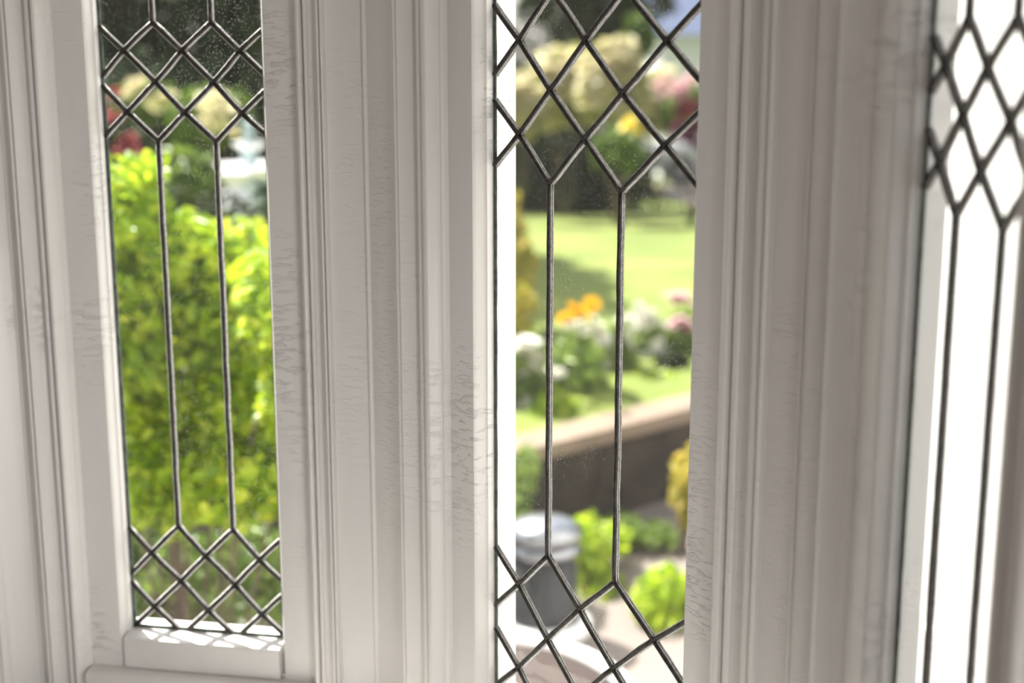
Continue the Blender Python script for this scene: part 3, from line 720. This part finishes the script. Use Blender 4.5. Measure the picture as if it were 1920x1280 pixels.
# pale shrubs in front of them
for i, (px, py, Y, rx, ry, n, lab) in enumerate([
    (1055, 165, 18.5, 75, 78, 2600, 'large pale cream-yellow shrub at the left of the middle window'),
    (1150, 150, 16.7, 62, 80, 2200, 'pale cream-yellow shrub in the centre of the middle window'),
    (1228, 190, 18.8, 50, 62, 1500, 'pale yellow shrub beside the pink blossoms'),
    (975, 200, 16.6, 45, 60, 1300, 'pale shrub cut off by the white jamb of the middle window')]):
    t = rows_shrub('pale_shrub', lab, px, py, Y, rx, ry, n // 2, 0.17, M['leaf_pale'], 60 + i, up=0.9, hollow=0.3)
    rb = random.Random(90 + i); k = Y / 2731.0
    pts = []
    for _ in range(34):
        a = rb.uniform(0, 2 * math.pi); q = rb.uniform(0.1, 0.95)
        pts.append(spot(px + rx * q * math.cos(a), py + ry * q * math.sin(a), Y - rx * k * math.sqrt(1 - q * q) * 0.95 - 0.1))
    add_blossoms(t, blossom_mesh(0.22, 7, M['pet_cream'], i), pts, 20 + i)
t = rows_shrub('sunlit_green_shrub', 'light green shrub above the pale shrubs near the white house', 1196, 66, 23.5, 30, 44, 800, 0.12, M['leaf_mid'], 66)
t = rows_shrub('olive_shrub', 'olive-green shrub at the lawn edge with one yellow bloom', 1160, 280, 15.6, 48, 40, 1200, 0.09, M['leaf_mid'], 67)
add_blossoms(t, blossom_mesh(0.20, 8, M['pet_yellow']), [spot(1177, 236, 14.8), spot(1187, 242, 14.8), spot(1181, 230, 14.8)], 5, (0.8, 1.0))
t = rows_shrub('pink_flowering_bush', 'bush with pink and magenta blossoms beside the parked car', 1290, 205, 16.2, 50, 50, 1100, 0.09, M['leaf_mid'], 68)
rb = random.Random(9)
add_blossoms(t, blossom_mesh(0.17, 7, M['pet_pink']), [spot(1240 + rb.uniform(-5, 70), 160 + rb.uniform(-18, 26), 15.7) for _ in range(13)], 6)
add_blossoms(t, blossom_mesh(0.19, 7, M['pet_red']), [spot(1282 + rb.uniform(-14, 30), 205 + rb.uniform(-14, 22), 15.6) for _ in range(9)], 7)
add_blossoms(t, blossom_mesh(0.19, 7, M['pet_magenta']), [spot(1292 + rb.uniform(-18, 30), 255 + rb.uniform(-15, 15), 15.5) for _ in range(12)], 8)

# ---- white car on the street
cp = spot(1206, 345, 33)
t = thing('parked_car', 'white car parked beyond the lawn, mostly hidden by the right stile', 'car', (cp.x + 2.1, 33, cp.z + 0.05))
bm = bmesh.new()
prof = [(-2.1, .32), (-2.12, .55), (-2.0, .74), (-1.1, .90), (-.55, 1.32), (.7, 1.38), (1.45, .98), (2.0, .92), (2.1, .60), (2.08, .32)]
rings = []
for y, k in ((-.85, .0), (-.88, .04), (.88, .04), (.85, .0)):
    rings.append([bm.verts.new((x, y * (1 if z < 1.0 else .82), z)) for x, z in prof])
for r0, r1 in zip(rings, rings[1:]):
    for i in range(len(prof)): bm.faces.new((r0[i], r0[(i + 1) % len(prof)], r1[(i + 1) % len(prof)], r1[i]))
bm.faces.new(rings[0]); bm.faces.new(rings[-1][::-1])
body = from_bm('body', bm, M['white_gloss'], t); mod = body.modifiers.new('b', 'BEVEL'); mod.width = 0.07; mod.segments = 3
for y in (-.80, .80):
    bm = bmesh.new(); q = [(-.98, .93), (-.52, 1.25), (.65, 1.30), (1.25, .97)]
    yy = y * 1.0
    v0 = [bm.verts.new((x, yy * (1.07 if z < 1 else .93) + (.0 if y > 0 else 0), z)) for x, z in q]; v1 = [bm.verts.new((x, yy * 0.9, z)) for x, z in q]
    for i in range(4): bm.faces.new((v0[i], v0[(i + 1) % 4], v1[(i + 1) % 4], v1[i]))
    bm.faces.new(v0); bm.faces.new(v1[::-1]); from_bm('side_window', bm, M['car_glass'], t)
for x in (-1.35, 1.35):
    for y in (-.80, .80):
        bm = bmesh.new(); bmesh.ops.create_cone(bm, cap_ends=True, segments=28, radius1=.33, radius2=.33, depth=.2, matrix=Matrix.Translation((x, y, .33)) @ Matrix.Rotation(math.pi / 2, 4, 'X'))
        wh = from_bm('wheel', bm, M['rubber'], t)
        bm = bmesh.new(); bmesh.ops.create_cone(bm, cap_ends=True, segments=20, radius1=.19, radius2=.17, depth=.22, matrix=Matrix.Translation((x, y, .33)) @ Matrix.Rotation(math.pi / 2, 4, 'X'))
        from_bm('hubcap', bm, M['chrome'], wh)
bm = bmesh.new(); box(bm, (-2.10, 0, .42), (.10, 1.5, .16)); from_bm('bumper', bm, M['rubber'], t)

# ---- golden shrub by the jamb that throws the shadow over the lawn
cl = [ell(985, 500, 7.6, 24, 70, 0.12), ell(975, 590, 7.4, 32, 60, 0.14), ell(950, 440, 7.8, 40, 60, 0.2), ell(915, 380, 8.0, 55, 80, .3), ell(900, 500, 7.8, 60, 90, .3), ell(930, 620, 7.5, 60, 70, .2)]
g = ground_base(930, 7.7)
plant('golden_shrub', 'golden-leaved shrub half hidden by the white jamb of the middle window', 'shrub', g, cl, 2400, 0.055, M['leaf_gold'], stems=6, seed=71, hollow=0.3)
# garden tree left of it, out of sight behind the post, whose shade falls on the lawn
cl = [(-1.25, 12.4, 2.3, .45, .6, .45), (-1.15, 11.6, 2.35, .5, .6, .5), (-1.10, 10.8, 2.3, .5, .6, .45), (-0.95, 10.0, 2.1, .5, .55, .4), (-1.25, 9.6, 1.9, .4, .4, .4), (-1.2, 11.2, 2.8, .4, .7, .4)]
tree('garden_tree', 'small broad garden tree behind the post between left and middle window, shading the lawn', (-1.15, 11.0, upper(-1.15, 11.0)), cl, 9000, 0.10, M['leaf_mid'], 72, 0.06)

# ---- rose bed above the retaining wall
def rose(name, label, px, py, Y, rx, ry, n, seed, petal, pts, size=0.042, bs=0.095, group=None, mat='leaf_rose'):
    k = Y / 2731.0
    cl = [ell(px, py, Y, rx, ry, rx * k * .8), ell(px - rx * .45, py + ry * .5, Y - .05, rx * .6, ry * .6, rx * k * .5), ell(px + rx * .45, py + ry * .45, Y + .05, rx * .6, ry * .6, rx * k * .5)]
    t = plant(name, label, 'flowers', ground_base(px, Y), cl, n, size, M[mat], stems=6, stem_r=.008, seed=seed, hollow=0.3)
    rr = random.Random(seed)
    if petal: add_blossoms(t, blossom_mesh(bs, 8, M[petal], seed), [spot(a + rr.uniform(-4, 4), b_ + rr.uniform(-4, 4), Y - rx * k * .7) for a, b_ in pts], seed)
    return t
rose('rose_bush', 'rose bush with white blooms against the white jamb', 985, 690, 6.2, 48, 75, 1100, 81, 'pet_white', [(985, 650), (995, 668), (1003, 672), (978, 640), (990, 640), (1000, 690), (975, 665), (982, 760), (990, 700)])
rose('rose_bush', 'leafy rose bush with white blooms below the orange flowers', 1080, 690, 6.5, 60, 85, 1700, 82, 'pet_white', [(1078, 612), (1086, 606), (1096, 617), (1110, 600), (1120, 622), (1128, 636), (1122, 612), (1045, 702), (1132, 650)])
rose('rose_bush', 'rose bush with clustered white blooms at the centre of the bed', 1150, 670, 6.9, 52, 75, 1500, 83, 'pet_white', [(1118, 662), (1126, 672), (1112, 680), (1134, 690), (1122, 694), (1140, 668), (1168, 600), (1176, 608), (1186, 622), (1178, 640)])
rose('rose_bush', 'rose bush with blush-white blooms left of the pink one', 1215, 660, 7.2, 55, 80, 1600, 84, 'pet_white', [(1190, 590), (1204, 582), (1216, 590), (1222, 600), (1200, 604), (1236, 612), (1230, 652), (1218, 664), (1205, 668), (1240, 640), (1210, 596)])
rose('rose_bush', 'rose bush with soft pink blooms at the right edge of the middle window', 1280, 650, 7.3, 48, 85, 1400, 85, 'pet_pink', [(1262, 556), (1272, 552), (1282, 560), (1268, 566), (1290, 566), (1262, 606), (1276, 612), (1288, 604), (1284, 618), (1270, 600), (1295, 620)], bs=0.09)
rose('dark_shrub', 'small dark green bush in the rose bed under the pink blooms', 1260, 685, 6.9, 34, 34, 600, 86, None, [], mat='leaf_dark')
rose('low_bedding', 'low bright green bedding plants in front of the wall top', 1040, 770, 6.05, 55, 40, 900, 87, None, [], mat='leaf_bright')
rose('low_bedding', 'yellow-green bedding plants along the coping at the right', 1230, 725, 6.7, 75, 30, 1000, 88, None, [], mat='leaf_bright')
# orange flowers, one by one
om = blossom_mesh(0.085, 10, M['pet_orange'], 4)
for i, (px, py, lab) in enumerate([(1109, 571, 'orange flower, the highest of the orange cluster'), (1074, 580, 'orange flower at the upper left of the cluster'), (1088, 585, 'orange flower in the middle of the cluster'),
                                   (1062, 598, 'orange flower, the lowest at the left of the cluster'), (1112, 591, 'orange flower, the one below the highest bloom')]):
    p = spot(px, py, 6.1 + 0.11 * i); z0 = upper(p.x, p.y)
    t = thing('orange_flower', lab, 'flower', (p.x, p.y, z0), 'orange flowers above the rose bed')
    o = meshobj('bloom', om.copy(), None, t); o.location = (0, 0, p.z - z0); o.rotation_euler = (0.9, 0.1 * i, i); o.scale = (1, 1, 1)
    bm = bmesh.new(); tube(bm, [(0.02, 0.02, 0), (0.01, 0.01, (p.z - z0) * .5), (0, 0, p.z - z0)], 0.003, 5); from_bm('stem', bm, M['leaf_mid'], t)
    meshobj('foliage', leaf_mesh('foliage', [(0.01, 0.01, (p.z - z0) * .4, .05, .05, .12)], 14, 0.05, seed=i), M['leaf_mid'], t)

# ---- the yard below the wall
def yard_bush(name, label, parts, Y, n, size, mat, seed, **kw):
    cl = [ell(px, py, Y + dy, a, b_, 0.14) for px, py, a, b_, dy in parts]
    x = spot(parts[0][0], 640, Y).x
    return plant(name, label, 'shrub', (x, Y, LOW), cl, n, size, M[mat], stems=6, stem_r=.008, seed=seed, hollow=0.25, **kw)
yard_bush('box_shrub', 'bright green leafy shrub right of the grey bollard', [(1110, 1040, 45, 55, .1), (1125, 1120, 60, 50, 0), (1100, 1000, 35, 35, .15), (1170, 1160, 50, 30, -.05), (1150, 1010, 40, 30, .25)], 4.95, 2300, 0.036, 'leaf_bright', 91)
yard_bush('box_shrub', 'bright green leafy shrub at the foot of the right stile of the middle window', [(1250, 1100, 50, 40, 0), (1215, 1130, 40, 40, -.05), (1300, 1120, 50, 50, 0), (1240, 1150, 50, 26, -.08)], 4.75, 1800, 0.034, 'leaf_bright', 92)
yard_bush('trailing_plant', 'yellow-green plant climbing at the right end of the dark wall', [(1290, 880, 34, 45, 0), (1300, 950, 30, 40, 0), (1272, 930, 16, 30, 0)], 5.35, 700, 0.036, 'leaf_gold', 93)
yard_bush('ground_cover', 'strip of low light green ground cover at the foot of the wall', [(1230, 1000, 60, 16, 0), (1170, 985, 40, 16, 0)], 5.4, 700, 0.03, 'leaf_mid', 94)
yard_bush('pale_leaved_plant', 'pale green plant beside the jamb behind the bollard', [(985, 880, 26, 50, .0), (975, 940, 20, 40, 0)], 5.0, 500, 0.036, 'leaf_rose', 95)
# bollard light on a white round base
bt = spot(1010, 968, 4.6); bb = spot(1040, 1170, 4.6)
t = thing('bollard_light', 'dark grey garden bollard light with shiny banded head', 'lamp', (bt.x + .02, 4.6, LOW))
H = bt.z - LOW
bm = bmesh.new(); lathe(bm, [(0.125, 0.052), (0.125, .085), (0.112, .105), (0.108, H - .12)], seg=36); from_bm('post', bm, M['greymetal'], t, True)
bm = bmesh.new(); lathe(bm, [(0.108, H - .125), (0.122, H - .12), (0.122, H - .095), (0.105, H - .09), (.10, H - .07)], seg=36); from_bm('collar', bm, M['chrome'], t, True)
bm = bmesh.new(); lathe(bm, [(0.10, H - .075), (0.125, H - .068), (0.125, H - .045), (0.10, H - .02), (0.05, H - .003), (0.004, H)], seg=36); from_bm('cap', bm, M['chrome'], t, True)
t = thing('round_plinth', 'white round stone plinth under the bollard light', 'plinth', (bt.x + .02, 4.6, LOW))
bm = bmesh.new(); lathe(bm, [(0.165, 0), (0.165, .025), (0.16, .042), (0.14, .05), (0.02, .052)], seg=36); from_bm('base', bm, M['white_gloss'], t, True)
# curved mulch bed with pale kerb
kc = spot(985, 1330, 4.2)
t = thing('mulch_bed', 'brown bark mulch bed with a curved pale kerb at the bottom of the middle window', 'flower bed', (kc.x - .12, 3.97, LOW))
bm = bmesh.new(); lathe(bm, [(0.455, 0), (0.455, .06), (0.445, .072), (0.415, .072), (0.405, .05), (0.405, 0.0)], seg=48); from_bm('kerb', bm, M['render'], t, True)
bm = bmesh.new(); lathe(bm, [(0.405, 0.0), (0.405, .050), (0.25, .062), (0.02, .066)], seg=40); from_bm('mulch', bm, M['soil'], t, True)

# ---- wing of the house seen through the right window
wt = thing('house_wing', 'sunlit white rendered side wing of the house, seen through the right window', 'building', (1.6, 3.4, LOW))
inv = Matrix.Translation(-Vector(wt.location))
bm = bmesh.new(); prism(bm, [(1.25, 4.9), (1.18, 0.5), (2.0, 0.5), (2.2, 4.9)], LOW, 4.6)
o = from_bm('wall', bm, M['render'], wt); o.data.transform(inv)
bm = bmesh.new(); prism(bm, [(1.24, 4.93), (1.165, 0.47), (2.02, 0.47), (2.23, 4.93)], LOW, LOW + 0.28)
o = from_bm('plinth', bm, M['ext_paint'], wt); o.data.transform(inv)
